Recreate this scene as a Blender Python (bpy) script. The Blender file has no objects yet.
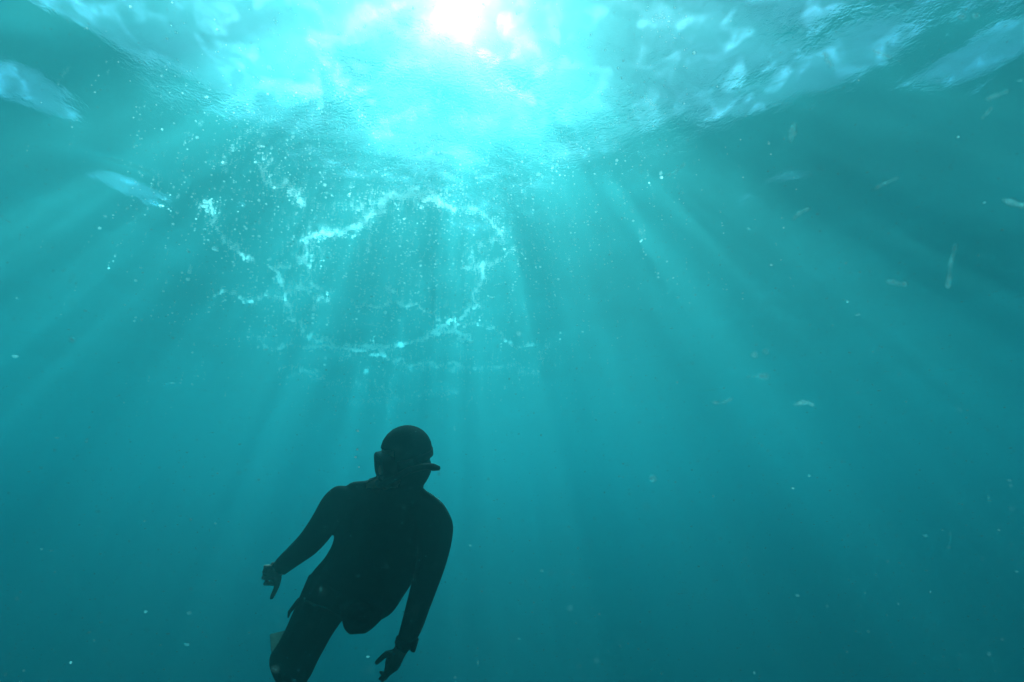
import bpy, bmesh, math, random
import numpy as np
from mathutils import Vector, Matrix, noise

R = math.radians
random.seed(7)
rng = np.random.default_rng(7)
sc = bpy.context.scene
COL = sc.collection

# ------------------------------------------------------------------ camera
WK = 1.5                         # size of the wave field
DEPTH = 3.0 * WK                      # metres of water above the camera
PITCH = R(20.0)
FPX = 520.0                      # focal length in pixels of the 1024 wide frame
cam_d = bpy.data.cameras.new("camera")
cam_d.sensor_width = 36.0
cam_d.lens = FPX / 1024 * 36.0
cam_d.clip_start = 0.02
cam_d.clip_end = 500.0
cam_d.dof.use_dof = True
cam_d.dof.focus_distance = 3.5
cam_d.dof.aperture_fstop = 3.6
cam = bpy.data.objects.new("camera", cam_d)
COL.objects.link(cam)
CAM = Vector((0, 0, -DEPTH))
cam.location = CAM
cam.rotation_euler = (math.pi / 2 + PITCH, 0, 0)
sc.camera = cam
FWD = Vector((0, math.cos(PITCH), math.sin(PITCH)))
UP = Vector((0, -math.sin(PITCH), math.cos(PITCH)))
RIGHT = Vector((1, 0, 0))


def ray(px, py):
    return RIGHT * ((px - 512) / FPX) + UP * ((341 - py) / FPX) + FWD


def at(px, py, d):
    """point at distance d along the lens axis"""
    return CAM + ray(px, py) * d


def on_surface(px, py, z=-0.01):
    r = ray(px, py)
    return CAM + r * ((z - CAM.z) / r.z)


# ------------------------------------------------------------------ light
sun_dir = ray(455, -22).normalized()
SUN_EL = math.asin(sun_dir.z)
SUN_AZ = math.atan2(sun_dir.x, sun_dir.y)
sd = bpy.data.lights.new("sun", 'SUN')
sd.energy = 5.0
sd.angle = R(0.5)
sd.color = (1.0, 0.96, 0.9)
sun = bpy.data.objects.new("sun", sd)
COL.objects.link(sun)
sun.rotation_euler = (-sun_dir).to_track_quat('-Z', 'Y').to_euler()
sun.location = (0, 0, 30)

world = bpy.data.worlds.new("World")
sc.world = world
world.use_nodes = True
wn = world.node_tree.nodes
sky = wn.new('ShaderNodeTexSky')
sky.sky_type = 'NISHITA'
sky.sun_disc = False
sky.sun_elevation = SUN_EL
sky.sun_rotation = SUN_AZ
sky.dust_density = 1.2
sky.air_density = 0.7
sky.ozone_density = 0.5
world.node_tree.links.new(sky.outputs[0], wn['Background'].inputs[0])
wn['Background'].inputs[1].default_value = 0.052

sc.view_settings.view_transform = 'Standard'
sc.view_settings.look = 'None'
sc.view_settings.gamma = 1.0
sc.view_settings.exposure = 1.32
sc.cycles.volume_bounces = 1
sc.cycles.max_bounces = 8
sc.cycles.transparent_max_bounces = 16
sc.cycles.sample_clamp_indirect = 8.0
sc.cycles.use_denoising = True
sc.cycles.use_adaptive_sampling = False


# ------------------------------------------------------------------ materials
class NT:
    def __init__(self, name):
        self.m = bpy.data.materials.new(name)
        self.m.use_nodes = True
        self.t = self.m.node_tree
        self.t.nodes.clear()
        self.out = self.t.nodes.new('ShaderNodeOutputMaterial')

    def n(self, kind, **kw):
        nd = self.t.nodes.new('ShaderNode' + kind)
        for k, v in kw.items():
            if k.startswith('i_'):
                key = k[2:]
                nd.inputs[int(key) if key.isdigit() else key.replace('_', ' ')].default_value = v
            else:
                setattr(nd, k, v)
        return nd

    def l(self, a, b):
        self.t.links.new(a, b)


def principled(name, col, rough=0.6, spec=0.3, noise_scale=40.0, amount=0.3, bump=0.1, trans=0.0):
    w = NT(name)
    p = w.n('BsdfPrincipled')
    tc = w.n('TexCoord')
    nz = w.n('TexNoise', i_Scale=noise_scale, i_Detail=5.0)
    w.l(tc.outputs['Object'], nz.inputs['Vector'])
    mx = w.n('MixRGB')
    mx.inputs[1].default_value = (*[c * (1 - amount) for c in col], 1)
    mx.inputs[2].default_value = (*[min(1, c * (1 + amount)) for c in col], 1)
    w.l(nz.outputs['Fac'], mx.inputs[0])
    w.l(mx.outputs[0], p.inputs['Base Color'])
    p.inputs['Roughness'].default_value = rough
    p.inputs['Specular IOR Level'].default_value = spec
    b = w.n('Bump', i_Strength=bump, i_Distance=0.004)
    w.l(nz.outputs['Fac'], b.inputs['Height'])
    w.l(b.outputs[0], p.inputs['Normal'])
    if trans:
        t = w.n('BsdfTranslucent')
        w.l(mx.outputs[0], t.inputs['Color'])
        ms = w.n('MixShader', i_0=trans)
        w.l(p.outputs[0], ms.inputs[1])
        w.l(t.outputs[0], ms.inputs[2])
        w.l(ms.outputs[0], w.out.inputs['Surface'])
    else:
        w.l(p.outputs[0], w.out.inputs['Surface'])
    return w.m


# water body: even scattering and absorption, red taken out first
w = NT("sea_water")
ab = w.n('VolumeAbsorption', i_Density=1.0 / WK)
# absorption coefficient = density * (1 - colour)
ab.inputs['Color'].default_value = (0.63, 0.936, 0.957, 1)
s1 = w.n('VolumeScatter', i_Density=0.07 / WK, i_Anisotropy=0.56)
s2 = w.n('VolumeScatter', i_Density=0.004 / WK, i_Anisotropy=0.35)
s1.inputs['Color'].default_value = (0.05, 0.95, 1, 1)
s2.inputs['Color'].default_value = (0.0, 0.9, 1, 1)
a1 = w.n('AddShader'); a2 = w.n('AddShader')
w.l(s1.outputs[0], a1.inputs[0]); w.l(s2.outputs[0], a1.inputs[1])
s3 = w.n('VolumeScatter', i_Density=0.036 / WK, i_Anisotropy=0.94)
s3.inputs['Color'].default_value = (0.68, 1, 1, 1)
a0 = w.n('AddShader')
w.l(a1.outputs[0], a0.inputs[0]); w.l(s3.outputs[0], a0.inputs[1])
w.l(a0.outputs[0], a2.inputs[0]); w.l(ab.outputs[0], a2.inputs[1])
w.l(a2.outputs[0], w.out.inputs['Volume'])
M_WATER = w.m

PAT = 19.0
# the interface: fresnel decides between letting light through and mirroring
w = NT("water_surface")
tc = w.n('TexCoord')
n1 = w.n('TexNoise', i_Scale=1.4, i_Detail=1.5, i_Roughness=0.5)
n2 = w.n('TexNoise', i_Scale=9.0, i_Detail=3.0, i_Roughness=0.55)
w.l(tc.outputs['Object'], n1.inputs['Vector'])
w.l(tc.outputs['Object'], n2.inputs['Vector'])
b1 = w.n('Bump', i_Strength=1.0, i_Distance=0.06 * WK)
b2 = w.n('Bump', i_Strength=1.0, i_Distance=0.003 * WK)
w.l(n1.outputs['Fac'], b1.inputs['Height'])
w.l(n2.outputs['Fac'], b2.inputs['Height'])
w.l(b1.outputs[0], b2.inputs['Normal'])
# churned water round the splash: fine chop that softens the edge of the bright window
ch = w.n('VectorMath', operation='DISTANCE')
ch.inputs[1].default_value = (-0.57, 4.4, 0)
w.l(tc.outputs['Object'], ch.inputs[0])
chm = w.n('MapRange', i_1=1.1, i_2=3.0, i_3=0.0045 * WK, i_4=0.001 * WK)
chm.interpolation_type = 'SMOOTHSTEP'
w.l(ch.outputs['Value'], chm.inputs[0])
n5 = w.n('TexNoise', i_Scale=50.0, i_Detail=2.0, i_Roughness=0.6)
w.l(tc.outputs['Object'], n5.inputs['Vector'])
b3 = w.n('Bump', i_Strength=1.0)
w.l(n5.outputs['Fac'], b3.inputs['Height']); w.l(chm.outputs[0], b3.inputs['Distance'])
w.l(b2.outputs[0], b3.inputs['Normal'])
b2 = b3
fr = w.n('Fresnel', i_IOR=1.333)
w.l(b2.outputs[0], fr.inputs['Normal'])
# noise in the transparent colour imitates waves focusing sunlight into shafts:
# wide dim areas and small bright spots, painted independently of the wave shape
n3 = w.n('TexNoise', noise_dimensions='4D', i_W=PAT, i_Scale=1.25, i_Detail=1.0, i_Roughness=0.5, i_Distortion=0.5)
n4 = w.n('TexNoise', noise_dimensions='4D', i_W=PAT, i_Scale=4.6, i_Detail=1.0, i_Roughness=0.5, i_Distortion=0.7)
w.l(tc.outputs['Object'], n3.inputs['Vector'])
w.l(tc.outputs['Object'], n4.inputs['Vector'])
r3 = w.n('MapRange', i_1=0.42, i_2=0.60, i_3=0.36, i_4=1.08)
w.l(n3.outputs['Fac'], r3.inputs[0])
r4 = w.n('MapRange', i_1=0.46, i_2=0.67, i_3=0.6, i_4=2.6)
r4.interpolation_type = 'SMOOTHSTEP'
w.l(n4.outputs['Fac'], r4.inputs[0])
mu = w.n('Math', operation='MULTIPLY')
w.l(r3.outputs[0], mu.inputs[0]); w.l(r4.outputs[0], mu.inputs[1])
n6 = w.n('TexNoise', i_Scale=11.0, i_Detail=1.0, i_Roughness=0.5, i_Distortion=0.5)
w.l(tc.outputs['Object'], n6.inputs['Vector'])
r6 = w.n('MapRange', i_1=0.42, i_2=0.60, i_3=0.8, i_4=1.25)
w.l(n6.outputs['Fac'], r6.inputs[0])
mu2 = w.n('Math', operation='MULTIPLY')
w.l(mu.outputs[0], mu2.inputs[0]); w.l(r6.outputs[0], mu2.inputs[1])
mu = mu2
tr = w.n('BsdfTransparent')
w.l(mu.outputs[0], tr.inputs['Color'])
rf = w.n('BsdfRefraction', i_IOR=1.06, i_Roughness=0.2)
w.l(b2.outputs[0], rf.inputs['Normal'])
gl = w.n('BsdfGlossy', i_Roughness=0.03)
w.l(b2.outputs[0], gl.inputs['Normal'])
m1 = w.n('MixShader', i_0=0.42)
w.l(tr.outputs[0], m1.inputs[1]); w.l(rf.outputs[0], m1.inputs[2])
m2 = w.n('MixShader')
w.l(fr.outputs[0], m2.inputs[0])
w.l(m1.outputs[0], m2.inputs[1]); w.l(gl.outputs[0], m2.inputs[2])
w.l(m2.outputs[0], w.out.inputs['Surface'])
M_SURF = w.m

M_SAND = principled("sand", (0.32, 0.29, 0.22), 0.9, 0.1, 0.8, 0.25, 0.4)


# ------------------------------------------------------------------ helpers
def link(name, me, mat=None, parent=None):
    o = bpy.data.objects.new(name, me)
    COL.objects.link(o)
    if mat is not None:
        me.materials.append(mat)
    if parent is not None:
        o.parent = parent
    return o


def mesh_np(name, v, f, smooth=True):
    me = bpy.data.meshes.new(name)
    v = np.asarray(v, dtype=np.float32)
    f = np.asarray(f, dtype=np.int32)
    k = f.shape[1]
    me.vertices.add(len(v)); me.vertices.foreach_set('co', v.ravel())
    me.loops.add(f.size); me.loops.foreach_set('vertex_index', f.ravel())
    me.polygons.add(len(f))
    me.polygons.foreach_set('loop_start', np.arange(0, f.size, k, dtype=np.int32))
    me.polygons.foreach_set('use_smooth', np.full(len(f), smooth))
    me.update(calc_edges=True)
    me.validate()
    return me


# ------------------------------------------------------------------ water surface (waves are geometry)
N = 700
u = np.linspace(-1, 1, N)
K = 4.2
xs = 60 * np.sinh(K * u) / math.sinh(K)
ys = 4.0 + xs
X, Y = np.meshgrid(xs, ys)
WAVES = [(3.1, 0.035, 0.4, 1.0), (2.2, 0.022, -0.7, 2.2), (1.35, 0.009, 1.3, 0.3),
         (0.9, 0.005, -0.2, 4.0), (0.62, 0.0025, 0.8, 5.1), (0.45, 0.0015, -1.2, 0.9)]
RC = on_surface(400, 275) / WK


def wave(x, y):
    z = np.zeros_like(x)
    for lam, amp, ang, ph in WAVES:
        k = 2 * math.pi / lam
        z = z + amp * np.sin(k * (x * math.cos(ang) + y * math.sin(ang)) + ph)
    rr = np.hypot(x - RC.x, y - RC.y)
    z = z + 0.0012 * np.sin(2 * math.pi * rr / 0.16) * np.exp(-((rr - 1.7) / 1.0) ** 2)
    z = z + 0.18 * np.exp(-((x + 2.0) ** 2 + (y - 1.8) ** 2) / 1.1 ** 2)
    z = z + 0.09 * np.exp(-((x - 1.0) ** 2 + (y - 1.9) ** 2) / 1.0 ** 2)
    p = (x + 3.55) * -.67 + (y - 3.92) * .74
    q = (x + 3.55) * .74 + (y - 3.92) * .67
    z = z + 0.085 * np.exp(-(p / .28) ** 2 - ((q + .3 * p) / .55) ** 2)
    z = z + 0.10 * np.exp(-((x + 3.28) ** 2 + (y - 2.78) ** 2) / .45 ** 2)
    return z * np.clip(1.4 - np.hypot(x, y - 4) / 30, 0, 1)


def hit_surface(px, py, below=0.008):
    """points where pixel rays meet the wavy surface (arrays)"""
    px = np.asarray(px, float); py = np.asarray(py, float)
    a = (px - 512) / FPX; b = (341 - py) / FPX
    rx = a; ry = b * UP.y + FWD.y; rz = b * UP.z + FWD.z
    z = np.zeros_like(px)
    for _ in range(6):
        t = (z - CAM.z / WK) / rz
        z = 0.5 * z + 0.5 * (wave(rx * t, ry * t) - below)
    t = (z - CAM.z / WK) / rz
    return np.stack([rx * t, ry * t, z], -1) * WK


Z = wave(X, Y)
idx = np.arange(N * N).reshape(N, N)
F = np.stack([idx[:-1, :-1], idx[:-1, 1:], idx[1:, 1:], idx[1:, :-1]], -1).reshape(-1, 4)
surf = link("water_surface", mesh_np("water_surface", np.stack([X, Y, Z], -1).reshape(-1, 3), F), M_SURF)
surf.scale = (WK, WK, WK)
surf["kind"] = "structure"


def box(name, lo, hi, mat):
    bm = bmesh.new()
    bmesh.ops.create_cube(bm, size=1.0)
    for v in bm.verts:
        for i in range(3):
            v.co[i] = lo[i] if v.co[i] < 0 else hi[i]
    me = bpy.data.meshes.new(name)
    bm.to_mesh(me); bm.free()
    return link(name, me, mat)


sea = box("water", (-95, -90, -30), (95, 102, 0.6), M_WATER)
sea["kind"] = "structure"

bed_n = 60
bx = np.linspace(-94, 94, bed_n)
BX, BY = np.meshgrid(bx, bx + 6)
BZ = -28 + 0.4 * np.sin(BX * 0.3) * np.cos(BY * 0.23)
bi = np.arange(bed_n * bed_n).reshape(bed_n, bed_n)
BF = np.stack([bi[:-1, :-1], bi[:-1, 1:], bi[1:, 1:], bi[1:, :-1]], -1).reshape(-1, 4)
bed = link("seabed", mesh_np("seabed", np.stack([BX, BY, BZ], -1).reshape(-1, 3), BF), M_SAND)
bed["kind"] = "structure"


# ------------------------------------------------------------------ shape helpers
def tag(o, label, cat, group=None, kind=None):
    o['label'] = label
    o['category'] = cat
    if group: o['group'] = group
    if kind: o['kind'] = kind
    return o


def empty(name, loc):
    o = bpy.data.objects.new(name, None)
    COL.objects.link(o)
    o.location = loc
    o.empty_display_size = 0.1
    return o


class Shape:
    """collects closed pieces in world space"""

    def __init__(self):
        self.v = []; self.f = []

    def add(self, v, f):
        k = len(self.v)
        self.v += [tuple(p) for p in v]
        self.f += [tuple(i + k for i in q) for q in f]

    def rings(self, rings, cap=True):
        n = len(rings[0]); v = [p for r in rings for p in r]; f = []
        for i in range(len(rings) - 1):
            for j in range(n):
                f.append((i * n + j, i * n + (j + 1) % n, (i + 1) * n + (j + 1) % n, (i + 1) * n + j))
        if cap:
            f.append(tuple(reversed(range(n))))
            f.append(tuple((len(rings) - 1) * n + j for j in range(n)))
        self.add(v, f)

    def ell(self, c, ax, ay, az, nu=20, nv=12):
        c = Vector(c); rings = []
        for i in range(nv + 1):
            t = math.pi * min(max(i / nv, 0.015), 0.985)
            rings.append([c + az * math.cos(t) + (ax * math.cos(p) + ay * math.sin(p)) * math.sin(t)
                          for p in [2 * math.pi * j / nu for j in range(nu)]])
        self.rings(rings)

    def tube(self, pts, rad, n=10, close=True):
        """round tapered tube with domed ends"""
        pts = [Vector(p) for p in pts]
        P = []; Rr = []
        d0 = (pts[1] - pts[0]).normalized(); d1 = (pts[-1] - pts[-2]).normalized()
        if close:
            for a in (80, 50, 25):
                P.append(pts[0] - d0 * rad[0] * math.sin(R(a))); Rr.append(rad[0] * math.cos(R(a)))
        P += pts; Rr += list(rad)
        if close:
            for a in (25, 50, 80):
                P.append(pts[-1] + d1 * rad[-1] * math.sin(R(a))); Rr.append(rad[-1] * math.cos(R(a)))
        rings = []; ref = None
        for i, p in enumerate(P):
            t = (P[min(i + 1, len(P) - 1)] - P[max(i - 1, 0)]).normalized()
            if ref is None:
                ref = t.orthogonal().normalized()
            s = (ref - t * ref.dot(t)).normalized(); ref = s
            q = t.cross(s)
            rings.append([p + (s * math.cos(a) + q * math.sin(a)) * Rr[i]
                          for a in [2 * math.pi * j / n for j in range(n)]])
        self.rings(rings)

    def mesh(self, name, origin=None, smooth=True):
        me = bpy.data.meshes.new(name)
        o = Vector(origin) if origin is not None else Vector((0, 0, 0))
        me.from_pydata([tuple(Vector(p) - o) for p in self.v], [], self.f)
        bm = bmesh.new(); bm.from_mesh(me)
        bmesh.ops.recalc_face_normals(bm, faces=bm.faces)
        for f in bm.faces: f.smooth = smooth
        bm.to_mesh(me); bm.free()
        return me


def section(lx, ly, ld, rx, ry, rd, th, n=20):
    """elliptic cross section between two outline points of the body"""
    a = at(lx, ly, ld); b = at(rx, ry, rd)
    c = (a + b) / 2; h = (b - a) / 2
    view = (c - CAM).normalized()
    q = (view - h.normalized() * view.dot(h.normalized())).normalized() * th
    return [c + h * math.cos(t) + q * math.sin(t) for t in [2 * math.pi * j / n for j in range(n)]]


def limb(S, secs):
    A = np.array(secs, float)
    P = np.vstack([2 * A[0] - A[1], A, 2 * A[-1] - A[-2]])
    out = []
    for i in range(1, len(P) - 2):                       # smooth run through the measured sections
        for t in (0, .25, .5, .75):
            out.append(.5 * (2 * P[i] + (P[i + 1] - P[i - 1]) * t + (2 * P[i - 1] - 5 * P[i] + 4 * P[i + 1] - P[i + 2]) * t * t
                             + (3 * P[i] - P[i - 1] - 3 * P[i + 1] + P[i + 2]) * t ** 3))
    out.append(A[-1])
    S.rings([section(lx, ly, d, rx, ry, d, th) for lx, ly, rx, ry, d, th in out])


# ------------------------------------------------------------------ the freediver
M_SUIT = principled("black_neoprene", (0.007, 0.008, 0.009), 0.85, 0.12, 160.0, 0.4, 0.25)
M_SKIN = principled("skin", (0.17, 0.11, 0.08), 0.6, 0.35, 90.0, 0.15, 0.1)
M_RUBBER = principled("black_rubber", (0.010, 0.010, 0.011), 0.6, 0.15, 60.0, 0.3, 0.1)
M_BLADE = principled("fin_blade_plastic", (0.020, 0.022, 0.008), 0.7, 0.1, 30.0, 0.25, 0.05)
w = NT("mask_glass")
p = w.n('BsdfPrincipled')
p.inputs['Base Color'].default_value = (0.12, 0.13, 0.13, 1)
p.inputs['Roughness'].default_value = 0.04
p.inputs['Transmission Weight'].default_value = 0.8
p.inputs['IOR'].default_value = 1.08
w.l(p.outputs[0], w.out.inputs['Surface'])
M_GLASS = w.m

ORG = at(360, 560, 2.15)
diver = empty("person", ORG)
tag(diver, "freediver in a black hooded wetsuit swimming with arms held back, dark against the blue-green water", "person")

S = Shape()
# trunk
limb(S, [(380, 476, 420, 485, 1.99, .058), (366, 480.5, 427, 491, 1.99, .070), (349, 483.5, 437, 498, 2.01, .086),
         (339, 500, 447, 516, 2.03, .102), (335, 518, 440, 536, 2.06, .116), (333.5, 540, 428, 556, 2.11, .114),
         (325, 557, 416, 577, 2.17, .106), (311, 574, 404, 596, 2.23, .108), (305, 592, 392, 613, 2.28, .106),
         (311, 606, 376, 622, 2.31, .085), (322, 614, 360, 624, 2.32, .05)])
# his right thigh, knee, shank and foot (left in the picture)
limb(S, [(309, 574, 356, 606, 2.24, .095), (300, 595, 343, 620, 2.29, .094), (292, 614, 333, 634, 2.34, .088),
         (284, 632, 325, 648, 2.39, .080), (276, 646, 318, 661, 2.43, .073), (270, 655, 312, 674, 2.46, .068),
         (269, 665, 306, 684, 2.49, .060), (272.5, 676, 303, 693, 2.52, .055), (280, 690, 298, 704, 2.55, .030)])
kn = at(290, 667, 2.50); an = at(289, 688, 2.76)
S.tube([kn, kn.lerp(an, .3), kn.lerp(an, .65), an], [.062, .060, .045, .036], 14)
S.tube([an, at(289, 682, 2.86)], [.036, .032], 12)
# his left thigh, pointing at the lens and cut short by the view; shank folded behind
limb(S, [(342, 584, 402, 592, 2.26, .098), (340, 602, 395.5, 603, 2.24, .094), (341, 612, 387, 613, 2.19, .085),
         (342.5, 621, 380, 621, 2.13, .075), (345, 629, 372, 628.5, 2.09, .062), (350, 634.5, 365, 633.5, 2.07, .04)])
kl = at(359, 618, 2.12); al = at(352, 596, 2.56)
S.tube([kl, kl.lerp(al, .35), kl.lerp(al, .7), al], [.055, .058, .044, .036], 14)
S.tube([al, at(350, 600, 2.70)], [.036, .032], 12)
# his right arm (left in the picture)
limb(S, [(352, 487, 368, 512, 2.00, .064), (338, 485.5, 358, 519, 2.01, .066), (328.5, 491, 347, 524, 2.03, .062),
         (321, 500, 336.5, 530, 2.07, .056), (311.5, 517, 327.5, 541.5, 2.13, .050), (300, 534, 316, 553.5, 2.19, .046),
         (288, 547, 303, 562.5, 2.24, .043), (279, 556, 292, 570, 2.28, .034), (273, 563, 284.5, 575.5, 2.31, .025)])
# his left arm (right in the picture)
limb(S, [(406, 512, 432, 495, 2.00, .064), (411, 522, 443.5, 504.5, 2.01, .066), (416, 535, 452.5, 522, 2.02, .062),
         (418, 552, 452, 540, 2.03, .057), (415, 567, 446.5, 563, 2.03, .053), (410, 589, 438, 587, 2.02, .050),
         (405, 609, 430, 608, 2.01, .044), (399, 632, 421, 632, 2.00, .035), (394.5, 646, 410, 650, 1.99, .026)])
# neck and head: skull, brow, cheeks, jaw, nose, lips, ears
fx = (-RIGHT * 0.86 - FWD * 0.5 - UP * .06).normalized()          # where the face looks
ux = (UP - fx * UP.dot(fx)).normalized()
sx = fx.cross(ux)
HC = at(406.5, 450, 1.96)
S.ell(HC, fx * .094, sx * .086, ux * .090)
S.ell(HC + fx * .038 - ux * .055, fx * .062, sx * .062, ux * .070)     # cheeks and jaw
S.ell(HC + fx * .086 - ux * .112, fx * .024, sx * .030, ux * .020)     # chin
S.ell(HC + fx * .090 - ux * .058, fx * .022, sx * .015, ux * .026)     # nose
S.ell(HC + fx * .082 - ux * .096, fx * .014, sx * .026, ux * .007)     # upper lip
S.ell(HC + fx * .080 - ux * .106, fx * .014, sx * .023, ux * .007)     # lower lip
for q in (-1, 1):
    S.ell(HC + sx * q * .084 - fx * .008 - ux * .025, fx * .018, sx * .010, ux * .030)   # ears under the hood
    S.ell(HC + sx * q * .034 + fx * .076 - ux * .030, fx * .014, sx * .018, ux * .012)   # eyes
limb(S, [(378, 460, 430, 461, 1.97, .085), (377, 471, 430.5, 471, 1.975, .080), (378, 479, 425, 482, 1.98, .070),
         (378, 488, 419, 491, 1.99, .062), (374, 496, 424, 499, 2.00, .06)])
# right hand: fist with the thumb pointing down
wr = at(279, 569, 2.31)
S.ell(at(275, 574, 2.325), (at(275, 574, 2.325) - at(269.5, 569, 2.325)) * 1.0,
      (at(275, 585.5, 2.325) - at(275, 574, 2.325)) * 1.0, FWD * .020, 16, 10)
S.tube([wr, at(276, 573, 2.32)], [.026, .024], 12)
for (ky, tx, r_) in ((566.5, 263.8, .0092), (571.6, 262.6, .0098), (577.6, 262.0, .0100), (583.6, 263.6, .0094)):
    S.tube([at(273, ky + .5, 2.33), at(tx + 4.5, ky - .4, 2.345), at(tx + 1.6, ky, 2.335), at(tx + 1.4, ky + .2, 2.305),
            at(tx + 4.8, ky + .4, 2.290), at(tx + 8, ky + .2, 2.297)], [r_ * 1.05, r_, r_, r_ * .95, r_ * .92, r_ * .85], 10)
S.tube([at(278.5, 578, 2.31), at(277.3, 585, 2.305), at(274.6, 591.5, 2.30), at(271.6, 597.6, 2.295)],
       [.015, .0125, .0115, .0098], 10)
# left hand: forefinger side to the lens, thumb held out to the side
S.tube([at(402.5, 647, 1.99), at(398.5, 654, 1.985)], [.027, .026], 12)
S.ell(at(394.5, 659.5, 1.98), at(394.5, 659.5, 1.98) - at(384.7, 662, 1.98),
      at(392, 672, 1.98) - at(394.5, 659.5, 1.98), FWD * .020, 16, 10)
S.tube([at(393, 653.6, 1.975), at(386.5, 653.8, 1.965), at(381.5, 658, 1.955), at(376.8, 662.4, 1.95)],
       [.0145, .0125, .011, .0095], 10)
for i, pts in enumerate([
        [(388, 664, 1.965), (386.5, 671, 1.955), (384.5, 676.5, 1.945), (380.2, 678.6, 1.94)],
        [(391, 666, 1.975), (388.6, 672.5, 1.965), (386, 677.5, 1.96), (382, 680.0, 1.955)],
        [(395, 666, 1.985), (391.5, 671.5, 1.985), (387.6, 674.8, 1.985), (382.6, 675.6, 1.98)],
        [(399, 664.5, 1.995), (395.8, 669, 1.998), (391.5, 671.8, 2.0), (385, 673.4, 1.995), (380.4, 672.2, 1.99)]]):
    rr_ = [.0100, .0104, .0098, .0088][i]
    S.tube([at(*p_) for p_ in pts], [rr_ * (1.05 - .07 * j) for j in range(len(pts))], 10)

tmp = bpy.data.objects.new("raw", S.mesh("raw"))
COL.objects.link(tmp)
md = tmp.modifiers.new("r", 'REMESH'); md.mode = 'VOXEL'; md.voxel_size = 0.0048; md.use_smooth_shade = True
ms = tmp.modifiers.new("s", 'SMOOTH'); ms.factor = 0.5; ms.iterations = 8
dg = bpy.context.evaluated_depsgraph_get()
body_me = bpy.data.meshes.new_from_object(tmp.evaluated_get(dg))
bpy.data.objects.remove(tmp)
body_me.name = "body"
nv = len(body_me.vertices)
co = np.empty(nv * 3, np.float32); body_me.vertices.foreach_get('co', co); co = co.reshape(-1, 3)
body_me.materials.append(M_SUIT); body_me.materials.append(M_SKIN)
nf = len(body_me.polygons)
fc = np.empty(nf * 3, np.float32); body_me.polygons.foreach_get('center', fc); fc = fc.reshape(-1, 3)
rel = fc - np.array(HC)
d_f = rel @ np.array(fx); d_s = rel @ np.array(sx); d_u = rel @ np.array(ux)
face = (d_f > .045) & (np.abs(d_s) < .058) & (d_u > -.13) & (d_u < .02)
skin = face.copy()
for cpt, r_, wpt in ((at(271, 577, 2.31), .085, at(281, 566, 2.30)), (at(391, 665, 1.975), .095, at(404, 643, 1.99))):
    cpt = np.array(cpt); wpt = np.array(wpt); ax = (cpt - wpt) / np.linalg.norm(cpt - wpt)
    skin |= (np.linalg.norm(fc - cpt, axis=1) < r_) & (((fc - wpt) @ ax) > .022)
body_me.polygons.foreach_set('material_index', skin.astype(np.int32))
body_me.polygons.foreach_set('use_smooth', np.ones(nf, bool))
# hood: a skin of neoprene over the head down to the collar
hd = (np.linalg.norm(rel + np.array(ux) * .035, axis=1) < .165) & (d_u > -.150) & ~face
bm = bmesh.new(); bm.from_mesh(body_me); bm.faces.ensure_lookup_table(); bm.normal_update()
bmesh.ops.delete(bm, geom=[bm.faces[i] for i in np.nonzero(~hd)[0]], context='FACES')
for v in bm.verts: v.co = v.co + v.normal * .0035
bmesh.ops.solidify(bm, geom=list(bm.faces), thickness=.003)
for v in bm.verts: v.co -= ORG
for f in bm.faces: f.smooth = True; f.material_index = 0
hood_me = bpy.data.meshes.new("hood"); bm.to_mesh(hood_me); bm.free()
body_me.transform(Matrix.Translation(-ORG))
body = link("body", body_me, None, diver)
hood = link("hood", hood_me, M_SUIT, diver)

# mask on the turned face
mc = HC + fx * .083 - ux * .042
def rrect(c, a, b, w_, h_, r_, n=6):
    out = []
    for q, (i, j) in enumerate(((1, 1), (-1, 1), (-1, -1), (1, -1))):
        for k in range(n + 1):
            t = R(90 * q + 90 * k / n)
            out.append(c + a * (i * (w_ - r_) + r_ * math.cos(t)) + b * (j * (h_ - r_) + r_ * math.sin(t)))
    return out
Sm = Shape()
Sm.rings([rrect(mc - fx * .045, sx, ux, .058, .042, .03), rrect(mc - fx * .02, sx, ux, .064, .047, .03),
          rrect(mc + fx * .022, sx, ux, .062, .046, .028), rrect(mc + fx * .026, sx, ux, .058, .043, .026),
          rrect(mc + fx * .024, sx, ux, .051, .036, .022), rrect(mc - fx * .005, sx, ux, .049, .034, .022)], cap=False)
Sm.ell(mc - ux * .048 + fx * .004, fx * .026, sx * .020, ux * .024)
mask = link("mask", Sm.mesh("mask", ORG), M_RUBBER, diver)
for q in (-1, 1):
    Sl = Shape()
    c_ = mc + sx * q * .026 + fx * .019
    Sl.rings([rrect(c_ - fx * .002, sx, ux, .023, .032, .018), rrect(c_ + fx * .002, sx, ux, .023, .032, .018)])
    link("lens", Sl.mesh("lens", ORG), M_GLASS, mask)
Ss = Shape()
ring_pts = []
for k in range(25):
    t = R(-128 + 256 * k / 24)
    ring_pts.append(HC - fx * math.cos(t) * .096 + sx * math.sin(t) * .088 + ux * (-.024 + .012 * math.cos(t)))
Ss.rings([[p_ + ux * .012, p_ + ux * .012 + (p_ - HC).normalized() * .004, p_ - ux * .012 + (p_ - HC).normalized() * .004, p_ - ux * .012]
          for p_ in ring_pts])
link("mask_strap", Ss.mesh("mask_strap", ORG), M_RUBBER, diver)

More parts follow.
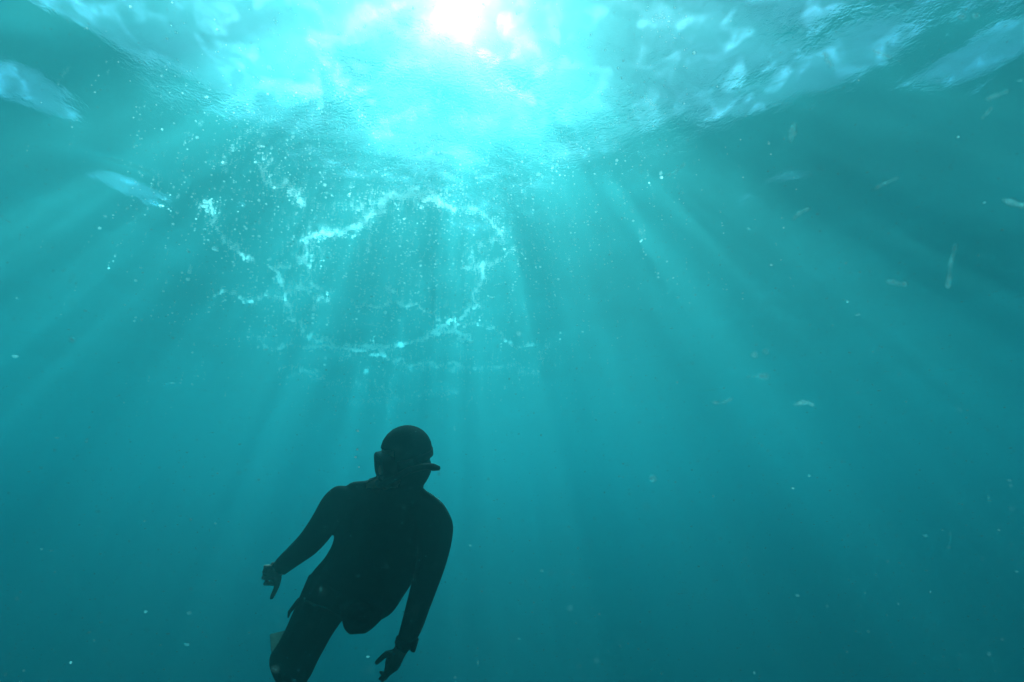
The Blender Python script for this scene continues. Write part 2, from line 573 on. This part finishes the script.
# snorkel: mouthpiece at the lips, tube running past the cheek and out to the side
mo = HC + fx * .094 - ux * .101
Sk = Shape()
Sk.tube([mo + fx * .022, HC + fx * .10 - ux * .108 - FWD * .03, at(396, 478, 1.855), at(408, 470.5, 1.845), at(424, 466.6, 1.845), at(431, 466.4, 1.845)],
        [.010, .0115, .0115, .0115, .0112, .0112], 14)
snk = link("snorkel", Sk.mesh("snorkel", ORG), M_RUBBER, diver)
Sk2 = Shape()
Sk2.tube([at(429, 466.4, 1.845), at(434, 467.4, 1.845), at(438, 468.1, 1.845)], [.0122, .0128, .0088], 14)
link("snorkel_tip", Sk2.mesh("snorkel_tip", ORG), M_RUBBER, snk)
Sk3 = Shape()
Sk3.ell(mo, fx * .014, sx * .024, ux * .010)
link("mouthpiece", Sk3.mesh("mouthpiece", ORG), M_RUBBER, snk)

# dive watch on the left wrist
ax_ = (at(398.5, 650, 1.988) - at(408, 618, 2.003)).normalized()
wc = at(405, 642, 1.994)
sd_ = ax_.cross(FWD).normalized()
if sd_.x < 0: sd_ = -sd_
qd_ = ax_.cross(sd_)
Sw = Shape()
outer = []
for hh, rs in ((-.012, 1.0), (-.010, 1.08), (.010, 1.08), (.012, 1.0)):
    outer.append([wc + ax_ * hh + sd_ * math.cos(t) * .035 * rs + qd_ * math.sin(t) * .033 * rs for t in [2 * math.pi * j / 24 for j in range(24)]])
Sw.rings(outer)
wat = link("dive_watch", Sw.mesh("dive_watch", ORG), M_RUBBER, diver)
Sw2 = Shape()
fcn = wc + sd_ * .034
Sw2.rings([[fcn + sd_ * h_ + (ax_ * math.cos(t) + qd_ * math.sin(t)) * r_ for t in [2 * math.pi * j / 24 for j in range(24)]]
           for h_, r_ in ((-.006, .022), (0, .025), (.010, .025), (.014, .022), (.014, .018), (.0125, .0175))])
link("watch_case", Sw2.mesh("watch_case", ORG), M_RUBBER, wat)

# fins
def fin(foot, toe, side):
    d = (toe - foot).normalized()
    s = (side - d * side.dot(d)).normalized()
    u_ = d.cross(s)
    Sp = Shape()
    Sp.rings([[foot + d * t_ + s * math.cos(a) * ww + u_ * math.sin(a) * hh for a in [2 * math.pi * j / 16 for j in range(16)]]
              for t_, ww, hh in ((-.07, .030, .035), (-.03, .043, .045), (.05, .050, .042), (.13, .056, .030), (.20, .060, .016))])
    ob = link("fin", Sp.mesh("fin", ORG), M_RUBBER, diver)
    Sb = Shape()
    rings = []
    for i in range(12):
        t_ = .14 + .50 * i / 11
        ww = .076 + .022 * (i / 11) ** .8
        th = .006 - .004 * i / 11
        bend = u_ * (.05 * (i / 11) ** 2)
        cc = foot + d * t_ + bend
        rings.append([cc + s * ww + u_ * th, cc - s * ww + u_ * th, cc - s * ww - u_ * th, cc + s * ww - u_ * th])
    Sb.rings(rings)
    link("blade", Sb.mesh("blade", ORG, False), M_BLADE, ob)
    for q in (-1, 1):
        Sr = Shape()
        Sr.tube([foot + d * (.13 + .5 * i / 7) + s * q * (.076 + .022 * (i / 7) ** .8) + u_ * (.05 * max(0, (i * 11 / 7) / 11) ** 2) for i in range(8)],
                [.008 - .0006 * i for i in range(8)], 8)
        link("rail", Sr.mesh("rail", ORG), M_RUBBER, ob)

fin(an + FWD * .02, at(287.5, 631, 3.27), RIGHT)

# strap round the right thigh with a loose end sticking out
St = Shape()
outer = [section(304 - 1.5, 598, 2.29, 346, 617, 2.29, .098, 24), section(303 - 1.5, 601, 2.29, 345, 620, 2.29, .098, 24)]
St.rings(outer)
St.tube([at(299, 600, 2.29), at(293.5, 607, 2.28), at(289.5, 612, 2.275), at(288.3, 617, 2.27)], [.010, .010, .008, .004], 8)
link("leg_strap", St.mesh("leg_strap", ORG), M_RUBBER, diver)
fin(al + FWD * .04, at(349, 598, 3.2), RIGHT)


# ------------------------------------------------------------------ foam and bubbles under the surface
w = NT("foam")
df = w.n('BsdfDiffuse'); tl = w.n('BsdfTranslucent'); gs = w.n('BsdfGlossy', i_Roughness=0.15)
for nd in (df, tl): nd.inputs['Color'].default_value = (0.95, 0.95, 0.95, 1)
ma = w.n('MixShader', i_0=0.95); mb = w.n('MixShader', i_0=0.04)
w.l(df.outputs[0], ma.inputs[1]); w.l(tl.outputs[0], ma.inputs[2])
w.l(ma.outputs[0], mb.inputs[1]); w.l(gs.outputs[0], mb.inputs[2])
w.l(mb.outputs[0], w.out.inputs['Surface'])
M_FOAM = w.m

bm = bmesh.new(); bmesh.ops.create_icosphere(bm, subdivisions=1, radius=1.0)
ICO_V = np.array([v.co[:] for v in bm.verts]); ICO_F = np.array([[v.index for v in f.verts] for f in bm.faces]); bm.free()


HALF = ICO_V[ICO_F].mean(1)[:, 2] < 0.25


def blobs(name, pos, rad, mat, stretch=None, shell=False):
    n = len(pos)
    faces = ICO_F[HALF] if shell else ICO_F
    sc_ = np.ones((n, 3)) if stretch is None else stretch
    v = ICO_V[None] * (rad[:, None] * sc_)[:, None, :]
    # random turn about z keeps them unalike
    a = rng.uniform(0, 6.28, n); ca, sa = np.cos(a)[:, None], np.sin(a)[:, None]
    v = np.stack([v[..., 0] * ca - v[..., 1] * sa, v[..., 0] * sa + v[..., 1] * ca, v[..., 2]], -1)
    v = v + pos[:, None, :]
    f = faces[None] + (np.arange(n) * len(ICO_V))[:, None, None]
    return link(name, mesh_np(name, v.reshape(-1, 3), f.reshape(-1, 3)), mat)


def z3(*p):       # traced on an enlargement of the ring: (x, y) -> photograph pixels
    return [(180 + x / 2.6237, 160 + y / 2.6237) for x, y in p]


# strand: points, half width in pixels, brightness (how much foam)
STR = [
    (z3((330, 210), (400, 190), (480, 175), (515, 135), (560, 98), (610, 92), (660, 110), (720, 130), (790, 140)), 1.6, 1.0),
    (z3((500, 130), (560, 98), (620, 85), (680, 105)), 4.0, 1.0),
    (z3((450, 130), (500, 118), (560, 98)), 2.5, .5),
    (z3((790, 140), (830, 180), (850, 210)), 1.4, .9), (z3((850, 210), (800, 215), (785, 240)), 1.2, .5),
    (z3((750, 285), (800, 280), (830, 268)), 1.2, 1.0), (z3((830, 268), (885, 235)), 1.0, .3),
    (z3((800, 280), (790, 320), (770, 380), (730, 410), (690, 440)), 1.8, .75),
    (z3((800, 210), (770, 250), (760, 290)), 2.5, .35),
    (z3((330, 210), (340, 240), (310, 260), (330, 270), (335, 310)), 2.2, .9),
    (z3((335, 310), (300, 340), (270, 360), (285, 410), (330, 460), (400, 480), (470, 500), (540, 510)), 2.0, .8),
    (z3((340, 325), (375, 345), (385, 370)), .9, .6), (z3((300, 350), (330, 345), (365, 365), (355, 395)), .9, .5),
    (z3((320, 490), (400, 490), (460, 490), (560, 490), (650, 470), (690, 450), (750, 465)), .9, .7),
    (z3((500, 510), (600, 535), (680, 538), (740, 530)), .8, .6),
    (z3((660, 450), (710, 445), (760, 470)), 2.6, .7),
    (z3((450, 380), (510, 385), (570, 370), (640, 395), (680, 420)), .9, .4), (z3((530, 335), (575, 355)), 1.2, .5),
    (z3((495, 150), (490, 200), (500, 250)), 2.5, .22),
    (z3((40, 110), (70, 115), (90, 170), (120, 210), (160, 250), (190, 275)), 2.4, .4),
    (z3((75, 350), (130, 345), (190, 375), (240, 350), (270, 360)), 2.6, .35),
    (z3((235, 285), (250, 300), (265, 340)), 1.0, .7), (z3((240, 285), (285, 280)), .8, .5),
    (z3((205, 10), (215, 55), (250, 70), (295, 90), (320, 120)), 1.8, .5), (z3((320, 120), (310, 80), (290, 55), (265, 60)), 1.2, .4),
    (z3((320, 120), (400, 125), (460, 130)), 1.5, .2),
    (z3((700, 430), (790, 440), (830, 440), (870, 490), (930, 490)), .9, .4), (z3((740, 465), (770, 490)), 1.0, .5),
    (z3((270, 545), (330, 545), (360, 560)), .9, .4), (z3((480, 560), (500, 540)), .8, .3),
    (z3((560, 540), (700, 550), (860, 540)), 5, .35), (z3((300, 560), (420, 590), (560, 600)), 8, .3),
    (z3((430, 640), (560, 620), (740, 610)), 9, .28), (z3((860, 540), (930, 560), (960, 480)), 6, .35),
    (z3((200, 470), (240, 490), (300, 480)), 5, .25), (z3((100, 20), (130, 5)), 3, .3),
    # sparkle chains towards the sun
    ([(225, 155), (246, 134), (274, 116), (292, 106), (313, 102)], 4, .16), ([(313, 102), (331, 77), (352, 63)], 6, .16),
    ([(205, 200), (212, 210), (216, 225)], 2, .5), ([(266, 172), (262, 165), (270, 160)], 1.5, .5),
    ([(470, 70), (500, 60), (520, 45), (545, 38)], 5, .12), ([(380, 20), (400, 45), (410, 50)], 6, .12),
    ([(630, 95), (648, 100), (655, 110)], 5, .15), ([(612, 125), (625, 118), (640, 108)], 5, .12), ([(645, 25), (665, 12), (672, 40)], 6, .12),
]


def resample(pts, step):
    P = np.array(pts, float); seg = np.hypot(*np.diff(P, axis=0).T)
    cum = np.concatenate([[0], np.cumsum(seg)]); t = np.arange(0, cum[-1], step)
    return np.stack([np.interp(t, cum, P[:, 0]), np.interp(t, cum, P[:, 1])], -1)


bx_, br_ = [], []
for pts, wd, dens in STR:
    c_ = resample(pts, 0.5)
    # a wandering centre line, broken into clots
    ph = rng.uniform(0, 100)
    wob = np.array([[noise.noise((p[0] * .09 + ph, p[1] * .09, 0)) + .5 * noise.noise((p[0] * .3 + ph, p[1] * .3, 0)), noise.noise((p[0] * .09, p[1] * .09 + ph, 5)) + .5 * noise.noise((p[0] * .3, p[1] * .3 + ph, 5))] for p in c_])
    clot = np.array([noise.noise((p[0] * .13, p[1] * .13 + ph, 9)) for p in c_])
    c_ = c_ + wob * 6.0
    for p_, q_ in zip(c_, clot):
        n = rng.poisson(max(0.1 * dens, dens ** .7 * (1.2 + 1.6 * q_)) * 5.0)
        if n:
            wide = np.where(rng.random((n, 1)) < .45, 2.6, .35)
            off = rng.normal(0, 1, (n, 2)) * np.array([wd, wd * .7]) * wide
            bx_.append(p_ + off)
            br_.append(np.where(wide[:, 0] > 1, .8, 1.0) * np.where(rng.random(n) < .025, 2.0, 1.0) * np.exp(rng.normal(-1.25, 0.5, n)) * (0.75 + .45 * dens))
bx_ = np.concatenate(bx_); br_ = np.concatenate(br_)      # radius in pixels
pos = hit_surface(bx_[:, 0], bx_[:, 1], 0.012)
dist = np.linalg.norm(pos - np.array(CAM), axis=1)
rad = br_ * dist / FPX
st = np.stack([rng.uniform(.7, 1.9, len(rad)), rng.uniform(.6, 1.1, len(rad)), rng.uniform(.5, .9, len(rad))], -1)
foam = blobs("foam", pos, rad, M_FOAM, st, True)
tag(foam, "broken ring of white foam and bubbles floating on the water surface above the diver", "foam", kind="stuff")

# loose fine bubbles round the ring and below the bright part of the surface
n = 5200
cx = rng.normal(400, 115, n); cy = rng.normal(200, 105, n)
ok = (cy > 0) & (cy < 430)
cx, cy = cx[ok], cy[ok]
p_ = hit_surface(cx, cy, 0.02)
p_[:, 2] -= rng.exponential(0.08, len(p_))
dist = np.linalg.norm(p_ - np.array(CAM), axis=1)
fine = blobs("bubbles", p_, np.exp(rng.normal(-0.75, .45, len(p_))) * dist / FPX, M_FOAM, None, True)
tag(fine, "fine scattered air bubbles around the foam ring under the surface", "bubbles", kind="stuff")

# marine snow through the whole water
n = 10000
d = 0.25 + 3.2 * rng.random(n) ** 1.3
px = rng.uniform(-40, 1064, n); py = rng.uniform(-30, 712, n)
V = np.array([at(a, b, c_)[:] for a, b, c_ in zip(px, py, d)])
rad = np.exp(rng.normal(-0.85, .48, n)) * d / FPX
keep = V[:, 2] < -0.15
V, rad = V[keep], rad[keep]
st = np.stack([rng.uniform(.6, 1.8, len(rad)), rng.uniform(.5, 1, len(rad)), rng.uniform(.5, 1.2, len(rad))], -1)
w = NT("marine_snow")
df = w.n('BsdfDiffuse'); tl = w.n('BsdfTranslucent'); tp = w.n('BsdfTransparent')
for nd in (df, tl): nd.inputs['Color'].default_value = (0.7, 0.98, 0.98, 1)
ma = w.n('MixShader', i_0=0.97); mb = w.n('MixShader', i_0=0.76)
w.l(df.outputs[0], ma.inputs[1]); w.l(tl.outputs[0], ma.inputs[2])
w.l(ma.outputs[0], mb.inputs[1]); w.l(tp.outputs[0], mb.inputs[2])
w.l(mb.outputs[0], w.out.inputs['Surface'])
M_SNOW = w.m
w = NT("drifting_matter")
df = w.n('BsdfDiffuse'); tl = w.n('BsdfTranslucent'); tp = w.n('BsdfTransparent')
for nd in (df, tl): nd.inputs['Color'].default_value = (0.55, 0.9, 0.9, 1)
tc = w.n('TexCoord'); nz = w.n('TexNoise', i_Scale=260.0, i_Detail=3.0)
w.l(tc.outputs['Object'], nz.inputs['Vector'])
mr = w.n('MapRange', i_1=0.35, i_2=0.65, i_3=0.55, i_4=0.95)
w.l(nz.outputs['Fac'], mr.inputs[0])
ma = w.n('MixShader', i_0=0.6); mb = w.n('MixShader')
w.l(mr.outputs[0], mb.inputs[0])
w.l(df.outputs[0], ma.inputs[1]); w.l(tl.outputs[0], ma.inputs[2])
w.l(ma.outputs[0], mb.inputs[1]); w.l(tp.outputs[0], mb.inputs[2])
w.l(mb.outputs[0], w.out.inputs['Surface'])
M_DRIFT = w.m
snow = blobs("particles", V, rad, M_SNOW, st, True)
tag(snow, "pale specks of drifting matter suspended throughout the water", "particles", kind="stuff")

# single bubbles beside the head
BM = bpy.data.meshes.new("bubble")
bm = bmesh.new(); bmesh.ops.create_icosphere(bm, subdivisions=2, radius=1.0)
for v in bm.verts: v.co.z *= .8
for f in bm.faces: f.smooth = True
bm.to_mesh(BM); bm.free(); BM.materials.append(M_FOAM)
for (a, b, r_, lab) in ((358, 431, 1.0, "highest of the tiny bubbles rising to the left of the diver's hood"),
                        (357.2, 449.5, 1.1, "second highest of the tiny bubbles left of the diver's hood"),
                        (355.6, 457, 1.2, "third bubble down in the short chain left of the diver's hood"),
                        (359, 467, .9, "lowest bubble of the short chain left of the diver's hood")):
    o = bpy.data.objects.new("bubble", BM); COL.objects.link(o)
    o.location = at(a, b, 1.95); o.scale = [r_ * 1.95 / FPX] * 3
    tag(o, lab, "bubble", "bubbles beside the diver's head")

# drifting strands, each one built
def strand(name, px, py, length, width, ang, d, label, cat, curve=0.0, beads=0, hollow=False, group="drifting strands and flecks in the water"):
    a = R(ang)
    c_ = at(px, py, d); k = d / FPX
    e1 = RIGHT * math.cos(a) - UP * math.sin(a); e2 = RIGHT * math.sin(a) + UP * math.cos(a)
    Sx = Shape()
    if beads:
        for i in range(beads):
            t = (i / (beads - 1) - .5) if beads > 1 else 0
            Sx.ell(c_ + e1 * t * length * k + e2 * (curve * (1 - 4 * t * t) + rng.uniform(-.15, .15) * width) * k,
                   e1 * width * k * rng.uniform(.42, .6), e2 * width * k * rng.uniform(.4, .55), FWD * width * k * .4, 10, 6)
    else:
        n_ = 9
        pts = [c_ + e1 * (i / (n_ - 1) - .5) * length * k + (e2 * curve * (1 - (2 * i / (n_ - 1) - 1) ** 2) + FWD * rng.uniform(-.3, .3)) * k for i in range(n_)]
        Sx.tube(pts, [width * k * .5 * (.35 + .75 * math.sin(math.pi * (i + .6) / (n_ + .2)) ** .7) * (1 + rng.uniform(-.25, .25)) for i in range(n_)], 8)
    o = link(name, Sx.mesh(name, c_), M_DRIFT)
    o.location = c_
    return tag(o, label, cat, group)

strand("capsule", 792.5, 132.6, 15, 6, 100, .55, "pale hollow-looking capsule floating just right of the bright surface patch", "debris")
strand("fleck", 827.6, 60, 12, 5, 60, .6, "ragged pale fleck under the right edge of the bright surface", "debris", beads=4)
strand("speck", 962, 17, 3, 6, 0, .5, "left one of two round specks in the top right corner", "debris", beads=1)
strand("speck", 976, 16, 3, 5, 0, .5, "right one of two round specks in the top right corner", "debris", beads=1)
strand("rod", 996.5, 95.7, 23, 3.4, -20, .5, "short pale rod tilted upward near the right edge of the picture", "debris")
strand("rod", 885, 184, 29, 2.0, -26, .5, "long thin straight rod tilted upward in the right part of the water", "debris", curve=.6)
strand("thread", 801, 214.6, 21, 2.2, -35, .5, "small bowed thread drifting below the pale capsule", "debris", curve=2.0)
strand("rod", 1014, 203, 22, 5, 15, .5, "thick blurry rod sloping downward at the right edge", "debris")
strand("rod", 882, 54, 19, 3.5, 24, .55, "faint rod sloping down beside the pale smudge at upper right", "debris")
strand("chain", 952, 266, 40, 4.0, -80, .5, "upright beaded chain of plankton at the far right", "plankton", curve=1.5, beads=12)
strand("cluster", 896, 283, 16, 5, 5, .5, "small lumpy cluster of four beads left of the upright chain", "plankton", beads=4)
strand("fleck", 760, 353, 12, 6, -20, .6, "faint broad fleck above a small brighter square speck", "debris", beads=2)
strand("speck", 764, 376.5, 5, 6, 0, .5, "small bright squarish speck in the middle of the right half", "debris", beads=2)
strand("thread", 804, 405, 19, 3.4, 0, .6, "arched faint thread low in the right half of the water", "debris", curve=2.5)
strand("thread", 722, 400, 22, 1.8, -10, .55, "thin sagging thread to the left of the arched one", "debris", curve=-2.5)
strand("thread", 674, 170, 24, 2.0, -30, .55, "curved thread hanging in the light right of the foam ring", "debris", curve=-2.0)
strand("rod", 987, 113, 14, 2.5, -48, .55, "short faint rod below the tilted rod near the right edge", "debris")
strand("speck", 72, 340, 3, 5, 0, .6, "lone round speck in the empty water at left", "debris", beads=1)
strand("speck", 653, 479, 4, 6, 0, .6, "round pale speck in the open water right of the diver", "debris", beads=1)
